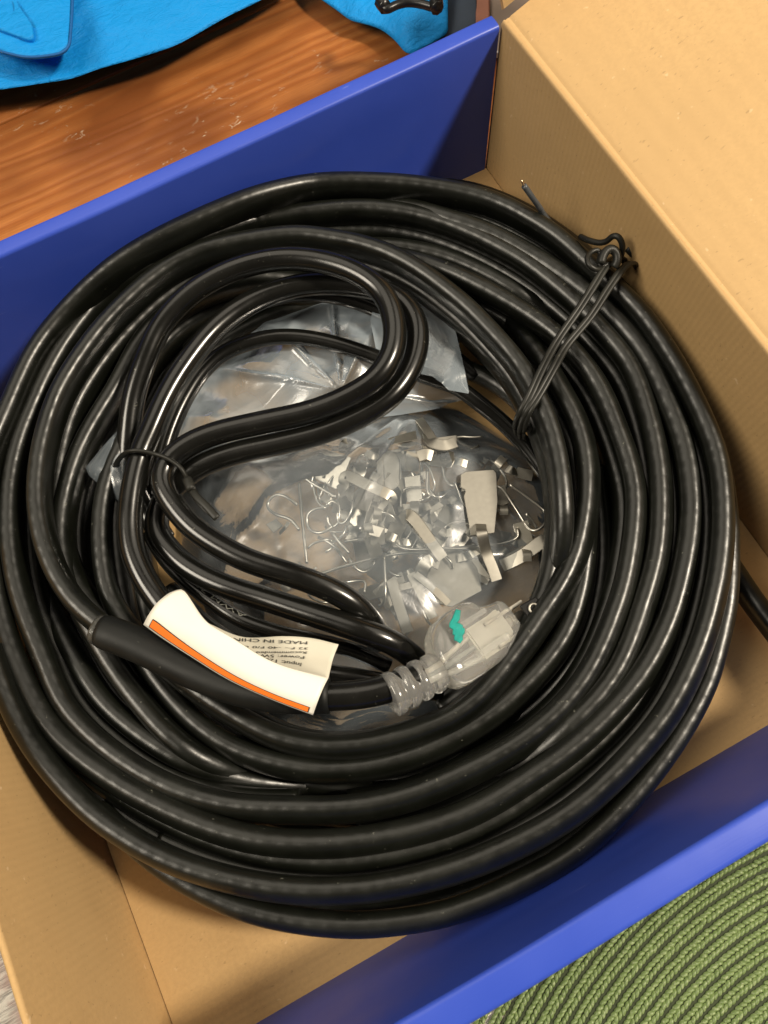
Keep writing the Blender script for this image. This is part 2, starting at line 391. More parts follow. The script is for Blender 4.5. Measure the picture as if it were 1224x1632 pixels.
# the two thick blue end walls: double-folded board with rounded rim
def blue_wall(y_in, y_out, x0, x1, nm='end_wall'):
    s = 1 if y_out > y_in else -1; T_ = abs(y_out - y_in); P2 = [(y_in, -.002), (y_in, .02), (y_in, .05), (y_in, .08), (y_in, H - .0022)]
    r = .0022
    for k in range(1, 7): a = math.pi / 2 * k / 6; P2.append((y_in + s * (r - r * math.cos(a)), H - r + r * math.sin(a)))
    P2 += [(y_in + s * T_ * .5, H + .0002)]
    for k in range(0, 7): a = math.pi / 2 * k / 6; P2.append((y_out - s * (r - r * math.sin(a)), H - r + r * math.cos(a)))
    P2 += [(y_out, .05), (y_out, -.002)]
    nx = 60; V = []; F = []; n = len(P2)
    for i in range(nx + 1):
        x = x0 + (x1 - x0) * i / nx
        for (y, z) in P2:
            e = noise.noise(Vector((x * 8, z * 6, y_in * 50))) * .0012 * min(1, z / .04 if z > 0 else 0)
            V.append((x, y + e, z + noise.noise(Vector((x * 14, 3, y_in * 9))) * .0005 * (z > .09)))
    for i in range(nx):
        for j in range(n - 1): F.append((i * n + j, i * n + j + 1, (i + 1) * n + j + 1, (i + 1) * n + j))
    F.append(tuple(range(n))[::-1] if s > 0 else tuple(range(n))); F.append(tuple(nx * n + j for j in range(n)))
    me = mesh(nm, V, F); bm = bmesh.new(); bm.from_mesh(me); bmesh.ops.recalc_face_normals(bm, faces=bm.faces); bm.to_mesh(me); bm.free()
    o = link(nm, me, BLUE, bx); md = o.modifiers.new('e', 'EDGE_SPLIT'); md.split_angle = math.radians(60); return o
blue_wall(L, L + .0105, .0, W - .0014)
bm = bmesh.new(); box_bm(bm, (W - .010, L + .0110, -.001), (W + .0034, L + .0135, H - .012)); bm_obj('gap_blocker', bm, KR_WALL, bx, .0003, 1)  # added piece behind the corner gap, blocks the table so the slit reads dark
blue_wall(0, -.0125, -.002, W + .0)

# ------------------------------------------------------------------ the coil
CC = (.205, .215)
ca = thing('heating_cable', 'large black heating cable coiled inside the box, with clear plug and white warning label', 'cable', (*CC, .001))
AH, BH = .0056, .0094
def strand(pts, z, tilt=.15, a=AH, b=BH, mat=HEAT, name='cable_loop', power=2.5, drop=0.0, seg=16, wob=.0002):
    """pts follow the strand's top edge; drop lowers the whole strand"""
    P = smooth_path(px_path(pts, z), 22)
    if drop: P[:, 2] -= drop
    n = len(P); tl = np.interp(np.linspace(0, 1, n), np.linspace(0, 1, len(tilt)), tilt) if isinstance(tilt, (list, tuple)) else tilt
    tl = tl + np.array([noise.noise(Vector((i * .035, z * 900, 1.7))) * .08 for i in range(n)])
    for i in range(n):
        P[i, 2] += noise.noise(Vector((i * .05, z * 500, 0))) * wob * 2; P[i, 0] += noise.noise(Vector((i * .06, z * 500, 9))) * wob
    out = P[:, :2] - np.array(CC); out /= np.linalg.norm(out, axis=1)[:, None]
    P[:, :2] += out * (b * .5 * np.sin(tl))[:, None] * (0 if drop else 1)
    P[:, 2] -= b * .92 * np.cos(tl)
    for i in range(n): P[i] = inside(P[i], P[i] - CAM, .0066)
    P[:, 2] = np.maximum(P[:, 2], b * .95)
    V, F, UV = tube(P, a, b, tl, seg, power, away=CC)
    return link(name, mesh(name, V, F, True, UV), mat, ca), P
def cord(pts, z, r=.0057, mat=CORD, name='power_cord', seg=20, parent=None, step=.003):
    P = px_path(pts, z, step); V, F, UV = tube(P, r, r, 0, seg)
    return link(name, mesh(name, V, F, True, UV), mat, parent or ca), P

A_ = [(-40, 860), (-32, 740), (8, 640), (42, 562), (90, 497), (169, 419), (250, 369), (332, 330), (403, 302), (498, 281), (563, 279), (644, 283), (724, 294), (795, 312), (889, 366), (930, 404), (985, 450), (1022, 487), (1050, 525), (1088, 585), (1105, 620), (1128, 665), (1146, 714), (1154, 763), (1157, 829), (1154, 878), (1146, 927), (1133, 983), (1117, 1032), (1094, 1084), (1068, 1133), (1029, 1182), (983, 1231), (931, 1280), (865, 1323), (800, 1355), (727, 1385), (655, 1404), (596, 1416), (531, 1421), (465, 1420), (400, 1411), (370, 1405), (289, 1383), (223, 1352), (142, 1299), (93, 1250), (55, 1205), (10, 1130), (-25, 1030)]
B_ = [(460, 1286), (387, 1286), (321, 1273), (243, 1244), (168, 1195), (119, 1152), (86, 1110), (65, 1052), (36, 987), (16, 921), (7, 840), (8, 774), (20, 709), (39, 660), (59, 613), (95, 544), (163, 459), (245, 404), (327, 365), (400, 343), (498, 327), (596, 323), (678, 336), (749, 362), (798, 386), (847, 414), (886, 446), (925, 479), (958, 515), (991, 551), (1014, 587), (1033, 645), (1046, 698), (1054, 747), (1056, 796), (1054, 845), (1048, 894), (1033, 943), (1023, 975), (1009, 1019), (983, 1074), (947, 1120), (898, 1166), (849, 1208, .052), (785, 1235, .04), (700, 1250, .03), (600, 1262, .026)]
F_ = [(560, 392, .045), (610, 396, .05), (660, 405, .056), (720, 427), (749, 440), (798, 466), (847, 495), (883, 522), (912, 548), (951, 598), (968, 633), (987, 682), (1004, 731), (1013, 763), (1015, 812), (1007, 878), (994, 943), (986, 960), (967, 1015), (940, 1071), (908, 1114), (865, 1156), (800, 1200), (694, 1251), (629, 1274), (547, 1287)]
C_ = [(700, 1130, .016), (760, 1085, .022), (820, 1035, .028), (860, 982, .034), (884, 927, .044), (894, 888, .056), (901, 845, .066), (901, 796), (897, 747), (889, 705), (873, 656), (847, 602), (824, 564), (791, 528), (749, 484), (727, 465), (661, 416), (596, 385), (531, 371), (465, 363), (400, 373), (327, 386), (261, 417), (196, 472), (147, 525), (108, 580), (82, 626), (70, 665), (60, 700), (51, 758), (51, 807), (62, 863), (85, 918), (118, 964), (157, 994)]
G_ = [(740, 430, .024), (790, 480, .034), (825, 518, .045), (852, 548, .054), (876, 584), (896, 623), (919, 659), (933, 708), (938, 747), (936, 796), (929, 845), (915, 894), (896, 933), (863, 976), (849, 1002), (816, 1045), (770, 1105), (727, 1140), (678, 1158), (612, 1179), (547, 1189), (482, 1184), (433, 1172), (374, 1140), (310, 1100), (250, 1050), (205, 1005), (168, 950), (155, 870), (158, 790), (178, 725), (210, 670)]
H_ = [(930, 700), (938, 780), (938, 860), (932, 917), (921, 970), (901, 1015), (872, 1055), (833, 1094), (800, 1127), (727, 1172), (661, 1202), (596, 1220), (531, 1226), (465, 1221), (400, 1203), (354, 1185), (308, 1152), (269, 1110), (232, 1062), (200, 990), (186, 900), (180, 850), (182, 790)]
B1_ = [(500, 315, .04), (560, 312, .048), (630, 318, .057), (694, 335), (755, 353), (798, 371), (837, 392), (880, 420), (912, 440), (942, 463), (971, 489), (1004, 522), (1037, 567), (1062, 624), (1085, 678), (1097, 724), (1103, 770), (1105, 812), (1100, 861), (1089, 914), (1072, 976), (1042, 1042), (1003, 1100), (954, 1150), (898, 1199), (833, 1240), (800, 1264), (727, 1300), (661, 1319), (563, 1337), (465, 1340), (400, 1333), (338, 1317), (240, 1276), (158, 1227), (99, 1182), (60, 1136), (7, 1022), (-14, 940), (-24, 850), (-26, 760)]
S5b = [(1075, 960), (1071, 1009), (1048, 1061), (1019, 1114), (983, 1156), (931, 1205), (865, 1254), (800, 1301), (727, 1336), (645, 1359), (563, 1373), (482, 1373), (400, 1363), (321, 1335), (256, 1306), (191, 1270), (140, 1232), (100, 1190), (60, 1140)]
S7 = [(1145, 700), (1160, 763), (1168, 829), (1168, 894), (1166, 960), (1158, 990), (1150, 1025), (1138, 1074), (1118, 1117), (1078, 1185), (1026, 1254), (974, 1312), (906, 1370), (824, 1413), (727, 1455), (651, 1470), (600, 1476), (547, 1478), (465, 1469), (400, 1456), (338, 1433), (295, 1410), (240, 1375), (195, 1335), (150, 1290)]
D_ = [(620, 500, .02), (560, 462, .032), (480, 440, .046), (400, 434, .054), (310, 460), (250, 500), (212, 545), (183, 606), (157, 646), (144, 665), (114, 725), (95, 791), (88, 843), (95, 895), (111, 948), (135, 995), (165, 1050), (204, 1103), (243, 1152), (289, 1195), (348, 1224, .046), (400, 1236, .030), (480, 1240, .020), (580, 1232, .018), (700, 1200, .018)]
K_ = [(52, 820, .02), (56, 890, .03), (72, 960, .040), (95, 1012, .047), (125, 1070), (158, 1120), (223, 1173), (289, 1213), (370, 1240, .040), (460, 1252, .026), (560, 1250, .019), (660, 1240, .026), (740, 1200, .02)]
E_ = [(560, 385), (612, 384), (678, 393), (727, 407), (798, 441), (831, 463), (870, 490, .042), (915, 535, .034), (950, 590, .028)]
I1 = [(560, 440), (640, 462), (700, 492), (742, 520), (769, 548), (795, 575), (830, 620), (860, 680)]
I2 = [(640, 545), (700, 565), (746, 584), (791, 603), (831, 636), (860, 680), (882, 730)]
J2 = [(950, 740), (958, 803), (964, 861), (962, 910), (948, 986), (921, 1048), (880, 1100, .03), (820, 1150, .02), (740, 1180, .016)]
TAIL = [(1100, 800), (1150, 868), (1178, 905), (1205, 950), (1245, 1000), (1290, 1060)]
strand(A_, .070, [.15, .1, .05, .05, .1, .25, .4, .45, .45, .4, .35, .3, .2]); 
strand(F_ + B_, .062, [.1, .35, .55, .5, .45, .3, .1, .1, .15, .3, .5, .5, .4])
strand(C_, .072, [0, 0, .1, .1, .05, .05, .3])
strand(G_, .058, [.2, .5, .5, .4, .3, .2, .1], mat=HEAT); strand(H_, .050, .35)
strand(B1_, .063, [.1, .3, .4, .55, .7, .45, .2], b=.0068); strand(S5b, .057, .35); strand(S7, .055, [.05, .15, .25, .3, .2])
strand(D_, .056, .1); strand(K_, .052, .15); strand(E_, .050, .2); strand(I1, .036, .2); strand(I2, .032, .4)
strand(J2, .038, .2); strand(TAIL, .030, .1)
# deeper turns of the coil that show through the gaps
strand(A_[2:45], .070, .1, drop=.0185); strand(A_[2:45], .070, .1, drop=.036); strand(A_[4:34], .070, .1, drop=.052)
strand(B_[:36], .064, .1, drop=.018); strand(B_[14:30], .064, .1, drop=.036); strand(B_[14:30], .064, .1, drop=.052)
strand(F_[3:], .060, .1, drop=.018); strand(F_[6:24], .060, .1, drop=.036); strand(D_[1:], .056, .1, drop=.018); strand(D_[3:], .056, .1, drop=.036)
strand(B1_[6:30], .063, .2, drop=.019); strand(B1_[6:30], .063, .2, drop=.037); strand(B1_[6:30], .063, .2, drop=.05)
strand(G_[4:24], .058, .1, drop=.018); strand(H_[3:], .050, .1, drop=.019); strand(H_[3:], .050, .1, drop=.037)
strand([(p[0], p[1]) for p in C_[2:36]], .072, .1, drop=.0185); strand(C_[17:30], .072, .1, drop=.03); strand(K_, .052, .1, drop=.02)
strand(S7[3:20], .055, .1, drop=.018); strand(A_[27:], .068, .1, drop=.0185)

for rx, ry, zz in ((352, 356, .010), (398, 402, .010), (442, 446, .010), (375, 378, .024), (420, 424, .024), (486, 486, .012), (464, 468, .030)):
    strand([(580 + rx * math.cos(q), 842 + ry * math.sin(q) + 6 * math.sin(3 * q)) for q in np.linspace(.3, 2 * math.pi + .25, 34)], zz, .1)
strand([(560, 300), (640, 292), (710, 289), (770, 299), (840, 330), (900, 370), (960, 420), (1010, 475)], .036, .1)
# inner doubled power cord (a bundled figure) --------------------------------
AL = [(262, 860, .04), (225, 800, .045), (205, 740, .05), (206, 690, .056), (214, 630, .062), (235, 566, .068), (262, 512, .072), (311, 463, .076), (375, 429, .079), (443, 413, .080), (507, 416, .080), (566, 434, .080), (608, 465, .079), (627, 507, .078), (627, 556, .077), (603, 600, .075), (556, 632, .072), (492, 657, .069), (414, 674, .067), (345, 690, .066), (298, 710, .066), (267, 737, .066), (258, 770, .066), (278, 807, .065), (310, 843, .064), (353, 872, .063), (400, 895, .062), (471, 918, .060), (527, 940, .056), (568, 965, .050), (594, 995, .040), (602, 1025, .028)]
BE = [(275, 985, .062), (250, 952, .062), (228, 918, .063), (211, 875, .064), (207, 830, .065), (213, 774, .066), (225, 725, .066), (242, 686, .067), (265, 634, .068), (297, 581, .068), (345, 522, .067), (404, 480, .066), (468, 457, .065), (531, 452, .064), (595, 460, .063), (640, 480, .063), (664, 517, .063), (661, 571, .063), (632, 622, .063), (588, 656, .062), (517, 688, .060), (443, 707, .058), (375, 722, .057), (321, 742, .056), (285, 768, .054), (258, 800, .051), (250, 845, .050), (280, 888, .050), (327, 920, .050), (376, 940, .050), (416, 952, .050), (471, 970, .051), (527, 988, .052), (582, 1007, .052), (624, 1023, .048), (652, 1042, .040), (670, 1060, .03)]
GA = [(245, 800, .04), (262, 720, .045), (278, 672, .047), (297, 632, .048), (323, 592, .049), (361, 560, .049), (419, 540, .048), (473, 537, .047), (531, 547, .046), (590, 566, .044), (640, 584, .042), (672, 597, .040), (727, 616, .040), (760, 640, .038), (800, 672, .034), (838, 712, .030), (880, 770, .026)]
GB = [(300, 560, .045), (345, 515, .046), (400, 487, .047), (460, 470, .048), (520, 470, .048), (580, 485, .045), (640, 515, .040), (700, 550, .034), (760, 600, .028)]
TX = [(238, 850, .034), (262, 890, .036), (288, 918, .038), (315, 941, .040), (345, 964, .041), (387, 989, .042), (442, 1008, .041), (498, 1020, .038), (560, 1035, .034), (620, 1062, .028)]
_, AL_P = cord(AL, 0, .0063); _, BE_P = cord(BE, 0, .0064); cord(GA, 0, .0047); cord(GB, 0, .0046); _, TX_P = cord(TX, 0, .0042)
cord([(700, 1100, .02), (640, 1095, .03), (560, 1080, .035), (480, 1068, .036), (400, 1040, .036), (330, 1000, .034), (270, 940, .03)], 0, .0055)

# splice sleeve and the short lead into the plug
SL = [(160, 1005, .078), (182, 1012, .078), (230, 1032, .077), (300, 1066, .076), (380, 1096, .076), (450, 1108, .076), (525, 1108, .076)]
P = px_path(SL, 0); n = len(P); rr = np.full(n, .0082); rr[:2] = [.0074, .0080]
V, F, UV = tube(P, rr, rr * .86, 0, 28); sl = link('splice_sleeve', mesh('splice_sleeve', V, F, True, UV), SLEEVE, ca)
gl = [(155, 1003, .077), (169, 1009, .078)]
P2 = px_path(gl, 0, .001); V, F, UV = tube(P2, .0071, .0060, 0, 20); link('sealant_ring', mesh('sealant_ring', V, F, True, UV), mat_simple('sealant', (.06, .06, .055), .25, 0, 300, .4, .6, .001), sl)
LEAD = [(505, 1110, .076), (560, 1108, .075), (600, 1102, .0745), (640, 1090, .073), (675, 1075, .071)]
P = px_path(LEAD, 0); V, F, UV = tube(P, .0066, .0066, 0, 24); link('power_cord', mesh('power_cord', V, F, True, UV), CORD, ca)

# moulded print on the lower cord
def text_mesh(s, size=1.0):
    cu = bpy.data.curves.new('txt', 'FONT'); cu.body = s; cu.size = size; cu.resolution_u = 3
    o = bpy.data.objects.new('txt', cu); COL.objects.link(o); dg = bpy.context.evaluated_depsgraph_get(); me = bpy.data.meshes.new_from_object(o.evaluated_get(dg))
    bpy.data.objects.remove(o); bpy.data.curves.remove(cu)
    v = np.array([tuple(q.co) for q in me.vertices]); f = [tuple(p.vertices) for p in me.polygons]; bpy.data.meshes.remove(me); return v, f
def wrap_text(s, Pth, s0, s1, r, hgt, ang0, mat, parent, flip=True):
    v, f = text_mesh(s); wd = v[:, 0].max() - v[:, 0].min(); v[:, 0] -= v[:, 0].min()
    cum = np.concatenate([[0], np.cumsum(np.linalg.norm(np.diff(Pth, axis=0), axis=1))]); out = []
    for (x, y, z) in v:
        u = s0 + (s1 - s0) * (x / wd); p = np.array([np.interp(u, cum, Pth[:, k]) for k in range(3)]); p2 = np.array([np.interp(u + .001, cum, Pth[:, k]) for k in range(3)])
        T = p2 - p; T /= np.linalg.norm(T); S = np.cross(T, [0, 0, 1]); S /= np.linalg.norm(S); U = np.cross(S, T)
        a = ang0 + (y - .35) * hgt / r * (1 if not flip else 1); out.append(p + r * 1.02 * (math.sin(a) * S + math.cos(a) * U))
    return link('moulded_print', mesh('moulded_print', out, f, False), mat, parent)
cumT = np.linalg.norm(np.diff(TX_P, axis=0), axis=1).sum()
wrap_text('AWM 300V', TX_P, cumT * .50, cumT * .22, .0042, .0032, -.55, DUSTY, ca)

# ------------------------------------------------------------------ warning label folded round the sleeve
def surf(name, rows, mat, parent, thick=.00025, us=24, sub=10):
    """rows of picture points with height -> smooth sheet"""
    R_ = []
    for row in rows:
        Q = np.array([at(*p) for p in row]); k = np.linspace(0, 1, len(Q)); C = catmull(np.c_[Q], .002)
        c = np.concatenate([[0], np.cumsum(np.linalg.norm(np.diff(C, axis=0), axis=1))]); R_.append(np.stack([np.interp(np.linspace(0, c[-1], us), c, C[:, j]) for j in range(3)], 1))
    R_ = np.array(R_); cols = []
    for i in range(us):
        C = catmull(R_[:, i], .0015); c = np.concatenate([[0], np.cumsum(np.linalg.norm(np.diff(C, axis=0), axis=1))]); cols.append(np.stack([np.interp(np.linspace(0, c[-1], sub), c, C[:, j]) for j in range(3)], 1))
    G = np.array(cols); V = G.reshape(-1, 3); F = [(i * sub + j, (i + 1) * sub + j, (i + 1) * sub + j + 1, i * sub + j + 1) for i in range(us - 1) for j in range(sub - 1)]
    if name is None: return G
    o = link(name, mesh(name, V, F), mat, parent); md = o.modifiers.new('t', 'SOLIDIFY'); md.thickness = thick; md.offset = -1; return o, G
ox, oy, sc = 220, 920, 3.6
def lp(x, y, z): return (ox + x / sc, oy + y / sc, z)
rows = [[lp(30, 272, .0825), lp(130, 345, .0835), lp(300, 455, .085), lp(520, 590, .0855), lp(760, 700, .0855), lp(1003, 792, .0845)],
        [lp(60, 215, .0865), lp(170, 285, .0875), lp(350, 400, .0890), lp(570, 530, .0895), lp(800, 640, .0890), lp(1030, 715, .0880)],
        [lp(110, 145, .0880), lp(220, 215, .0890), lp(360, 320, .0905), lp(600, 455, .0905), lp(830, 555, .0890), lp(1065, 630, .0870)],
        [lp(180, 88, .0860), lp(245, 120, .0875), lp(375, 245, .0900), lp(560, 365, .0905), lp(790, 490, .0885), lp(1092, 578, .0850)],
        [lp(200, 84, .0850), lp(262, 75, .0860), lp(390, 250, .0893), lp(540, 345, .0900), lp(780, 487, .0880), lp(1093, 576, .0848)]]
wl, WG = surf('warning_label', rows, PAPER, ca, us=40, sub=18)
# stripe along the lower edge
def sub_sheet(name, G, u0, u1, v0, v1, off, mat, parent, nu=40, nv=3, taper=None):
    V = []; nU, nV = G.shape[:2]
    for i in range(nu + 1):
        for j in range(nv + 1):
            u = (u0 + (u1 - u0) * i / nu) * (nU - 1); vv = (v0 + (v1 - v0) * j / nv) * ((1 - taper * i / nu) if taper else 1) * (nV - 1)
            a, b = int(min(u, nU - 2)), int(min(vv, nV - 2)); fu, fv = u - a, vv - b
            p = G[a, b] * (1 - fu) * (1 - fv) + G[a + 1, b] * fu * (1 - fv) + G[a + 1, b + 1] * fu * fv + G[a, b + 1] * (1 - fu) * fv
            d = CAM - p; V.append(p + np.array([0, 0, 1.0]) * off)
    F = [(i * (nv + 1) + j, (i + 1) * (nv + 1) + j, (i + 1) * (nv + 1) + j + 1, i * (nv + 1) + j + 1) for i in range(nu) for j in range(nv)]
    return link(name, mesh(name, V, F), mat, parent)
sub_sheet('stripe_outline', WG, .035, .975, .035, .255, .00035, INK, wl, taper=.30)
sub_sheet('orange_stripe', WG, .040, .970, .055, .235, .0006, ORANGE, wl, taper=.30)
brow = [[lp(560, 400, .0740), lp(700, 480, .0755), lp(850, 560, .0800), lp(1092, 578, .0842)],
        [lp(500, 340, .0700), lp(700, 430, .0720), lp(900, 490, .0770), lp(1105, 520, .0815)],
        [lp(440, 300, .0690), lp(640, 375, .0700), lp(900, 420, .0740), lp(1120, 462, .0790)],
        [lp(400, 262, .0680), lp(600, 342, .0690), lp(840, 338, .0730), lp(1000, 350, .0755), lp(1150, 385, .0790)]]
lb, BG = surf('label_back', brow, PAPER2, wl, us=30, sub=14)
def bil(q, u, v): return q[0] * (1 - u) * (1 - v) + q[1] * u * (1 - v) + q[2] * u * v + q[3] * (1 - u) * v
def label_line(s, xr, yr, xl, yl, h, zoff=.0006):
    """a line of print running upside down from picture right (xr,yr) to left (xl,yl) on the label's back"""
    v, f = text_mesh(s); wd = v[:, 0].max(); out = []
    pr, pl = np.array([xr, yr], float), np.array([xl, yl], float); d = (pl - pr); nrm = np.array([-d[1], d[0]]); nrm /= np.linalg.norm(nrm)
    if nrm[1] < 0: nrm = -nrm
    flat = BG.reshape(-1, 3)
    for (x, y, z) in v:
        q = pr + d * (x / wd) + nrm * (y * h)
        # height of the sheet where this picture point falls
        zz = .075
        for _ in range(3):
            w = at(ox + q[0] / sc, oy + q[1] / sc, zz); dd = np.linalg.norm(flat[:, :2] - w[:2], axis=1); k = np.argsort(dd)[:4]; wt = 1 / (dd[k] + 1e-5); zz = float((flat[k, 2] * wt).sum() / wt.sum()) + zoff
        out.append(at(ox + q[0] / sc, oy + q[1] / sc, zz))
    o = link('lettering', mesh('lettering', out, f, False), INK, wl); return o
label_line('MADE IN CHINA', 975, 368, 500, 345, 26)
label_line('32 F~ -40 F/0 C', 978, 403, 600, 392, 18)
label_line('Recommended use', 970, 425, 600, 425, 20)
label_line('Power: 5W', 958, 452, 700, 440, 24)
label_line('Input: 120V', 942, 492, 700, 458, 28)

# ------------------------------------------------------------------ plug
def lpx(x, y): return (580 + x / 3.825, 900 + y / 3.825)
O = at(*lpx(470, 640), .066); O2 = at(*lpx(150, 800), .074); tipd = at(*lpx(900, 355), .046)
e1 = tipd - O; e1 /= np.linalg.norm(e1)
e0 = O - O2; e0 /= np.linalg.norm(e0)
side = np.cross([0, 0, 1.0], e1); side /= np.linalg.norm(side); upv = np.cross(e1, side)
def loft(stations, org, e, s, u, seg=32, power=3.0, name='x'):
    V = []; F = []; th = np.linspace(0, 2 * np.pi, seg, endpoint=False)
    for (tt, sc_, uc, hw, hh, pw) in stations:
        for a in th:
            c = math.copysign(abs(math.cos(a)) ** (2 / pw), math.cos(a)); d = math.copysign(abs(math.sin(a)) ** (2 / pw), math.sin(a))
            V.append(org + e * tt + s * (sc_ + c * hw) + u * (uc + d * hh))
    n = len(stations)
    for i in range(n - 1):
        for j in range(seg): k = (j + 1) % seg; F.append((i * seg + j, i * seg + k, (i + 1) * seg + k, (i + 1) * seg + j))
    F.append(tuple(range(seg))[::-1]); F.append(tuple((n - 1) * seg + j for j in range(seg)))
    return mesh(name, V, F)
mm = .001
st = [(-1 * mm, 1 * mm, 0, 8.5 * mm, 7 * mm, 2.2), (.5 * mm, 1 * mm, 0, 11 * mm, 9 * mm, 2.4), (3 * mm, 2.2 * mm, 0, 14 * mm, 9.8 * mm, 2.8), (8 * mm, 3.6 * mm, 0, 16.3 * mm, 10 * mm, 3), (16 * mm, 4.2 * mm, 0, 17 * mm, 10 * mm, 3.4), (26 * mm, 4.4 * mm, 0, 17 * mm, 10 * mm, 3.6), (31 * mm, 4 * mm, 0, 16.3 * mm, 9.8 * mm, 3.6), (34 * mm, 2.4 * mm, 0, 13.8 * mm, 9.2 * mm, 3.4), (39 * mm, 1.4 * mm, 0, 12.4 * mm, 9 * mm, 3.6), (45 * mm, 1.0 * mm, 0, 12 * mm, 8.8 * mm, 4), (47 * mm, 1.0 * mm, 0, 11.2 * mm, 8 * mm, 4), (47.6 * mm, 1.0 * mm, 0, 9.5 * mm, 6.6 * mm, 3)]
pl = link('plug', loft(st, O, e1, side, upv, 40, 3, 'plug'), CLEAR, ca)
pl['label'] = 'clear moulded grounding plug with a teal marker scribble'
# ribbed strain relief
s0 = np.cross([0, 0, 1.0], e0); s0 /= np.linalg.norm(s0); u0 = np.cross(e0, s0); L0 = np.linalg.norm(O - O2)
ss = []
R0 = 9.6 * mm
for k in range(4):
    t0 = L0 * k / 4; wv = L0 / 4; g = R0 * (1.08 - .03 * k)
    ss += [(t0, 0, 0, g * .86, g * .80, 2.2), (t0 + wv * .10, 0, 0, g * .98, g * .9, 2.2), (t0 + wv * .30, 0, 0, g, g * .94, 2.2), (t0 + wv * .60, 0, 0, g * .98, g * .92, 2.2), (t0 + wv * .78, 0, 0, g * .87, g * .81, 2.2)]
ss.append((L0, 0, 0, R0 * .8, R0 * .74, 2.2))
link('strain_relief', loft(ss, O2, e0, s0, u0, 36, 2.2, 'strain_relief'), CLEAR, pl)
def barbox(name, org, e, s, u, t0, t1, sc0, hw, uc, hh, mat, parent, bev=.0003):
    bm = bmesh.new(); box_bm(bm, (t0, sc0 - hw, uc - hh), (t1, sc0 + hw, uc + hh)); bmesh.ops.bevel(bm, geom=list(bm.edges), offset=bev, segments=2, affect='EDGES')
    for v in bm.verts: v.co = Vector(org + e * v.co.x + s * v.co.y + u * v.co.z)
    return bm_obj(name, bm, mat, parent)
# conductors moulded inside, three blades out of the face
for k, (sc_, uc) in enumerate(((-6 * mm, 2 * mm), (6 * mm, 2 * mm))):
    barbox('blade', O, e1, side, upv, 30 * mm, 58 * mm, sc_, .8 * mm, uc, 3.2 * mm, STEEL, pl)
barbox('ground_pin', O, e1, side, upv, 30 * mm, 60 * mm, 1 * mm, 2.3 * mm, -4 * mm, 2.3 * mm, STEEL, pl, .001)
barbox('inner_block', O, e1, side, upv, 20 * mm, 43 * mm, 1 * mm, 8 * mm, -1 * mm, 4 * mm, mat_simple('white_insert', (.62, .60, .52), .4), pl, .001)
for sc_, mt in ((-3.2 * mm, (.5, .5, .46)), (0, (.3, .32, .30)), (3.2 * mm, (.55, .52, .45))):
    Pw = np.array([O2 + e0 * .012 + s0 * sc_ * .4, O + s0 * sc_ * .6, O + e1 * .008 + side * sc_ * 1.2, O + e1 * .022 + side * sc_ * 1.8])
    V, F, UV = tube(catmull(Pw, .001), .0012, seg=8); link('conductor', mesh('conductor', V, F), mat_simple('wire_ins', mt, .4), pl)
# raised ridge on the grip
barbox('grip_ridge', O, e1, side, upv, 5 * mm, 36 * mm, -4.5 * mm, 1.6 * mm, 9.9 * mm, .7 * mm, CLEAR, pl, .0006)
barbox('grip_ridge', O, e1, side, upv, 9 * mm, 34 * mm, 11.5 * mm, 1.2 * mm, 9.7 * mm, .6 * mm, CLEAR, pl, .0005)
# teal marker scribble as a thin film of ink
scr = [(575, 275), (560, 330), (535, 370), (580, 380), (560, 410), (595, 400), (565, 450), (590, 440), (570, 470)]
Pq = []
for (x, y) in scr: Pq.append(at(*lpx(x, y), .0745))
V, F, UV = tube(catmull(Pq, .0008), np.interp(np.arange(len(catmull(Pq, .0008))), [0, 5, 10, 18, 30], [.0012, .0018, .0013, .0022, .0015]), .00005, 0, 8); link('marker_scribble', mesh('marker_scribble', V, F), GREEN, pl)
# black connector eye beyond the plug
ey = thing('black_tag', 'small black plastic tab with a hole, past the plug by the coil', 'tab', at(848, 970, .03))
rp = [(945, 255), (1040, 200), (1085, 235), (1080, 290), (1010, 335)]
slab('tab', [at(*lpx(x, y), .052) for x, y in rp], (0, 0, 1), .003, BLACKP, ey, .0006)
th_ = np.linspace(0, 2 * np.pi, 20); c_ = at(*lpx(1035, 265), .0555)
V, F, UV = tube(np.array([c_ + .0022 * np.array([math.cos(a), math.sin(a), 0]) for a in th_]), .0007, seg=8); link('eyelet', mesh('eyelet', V, F), STEEL, ey)

# ------------------------------------------------------------------ twist ties
tie = thing('cord_tie', 'long black wire tie wrapped across the coil at the upper right', 'cable tie', at(930, 530, .05))
def wire(pts, r, name, parent, mat, z=0, h=None, seg=8, step=.0015):
    P = smooth_path(catmull([at(*p) if len(p) > 2 else at(p[0], p[1], z) for p in pts], step), 2); V, F, UV = tube(P, r, h or r, 0, seg); return link(name, mesh(name, V, F, True, UV), mat, parent)
for k, (dx, dz) in enumerate(((0, 0), (7, -.0003))):
    wire([(1000 + dx * .4, 440, .052), (992 + dx, 416, .062), (978 + dx, 410, .072), (962 + dx, 425, .0765), (945 + dx, 452, .077), (921 + dx, 490, .0765), (886 + dx, 541, .0745), (862 + dx, 585, .0765), (842 + dx, 628, .0765), (826 + dx, 660, .072), (820 + dx, 680, .060), (822 + dx, 692, .045)], .0013, 'tie_strand', tie, TIEM, h=.0009)
    wire([(1020 + dx * .4, 450, .052), (1014 + dx, 428, .064), (1002 + dx, 419, .072), (986 + dx, 432, .0765), (966 + dx, 460, .077), (937 + dx, 505, .0765), (900 + dx, 550, .075), (880 + dx, 585, .077), (856 + dx, 628, .0765), (836 + dx, 660, .073), (828 + dx, 685, .060), (828 + dx, 698, .045)], .0013, 'tie_strand', tie, TIEM, h=.0009)
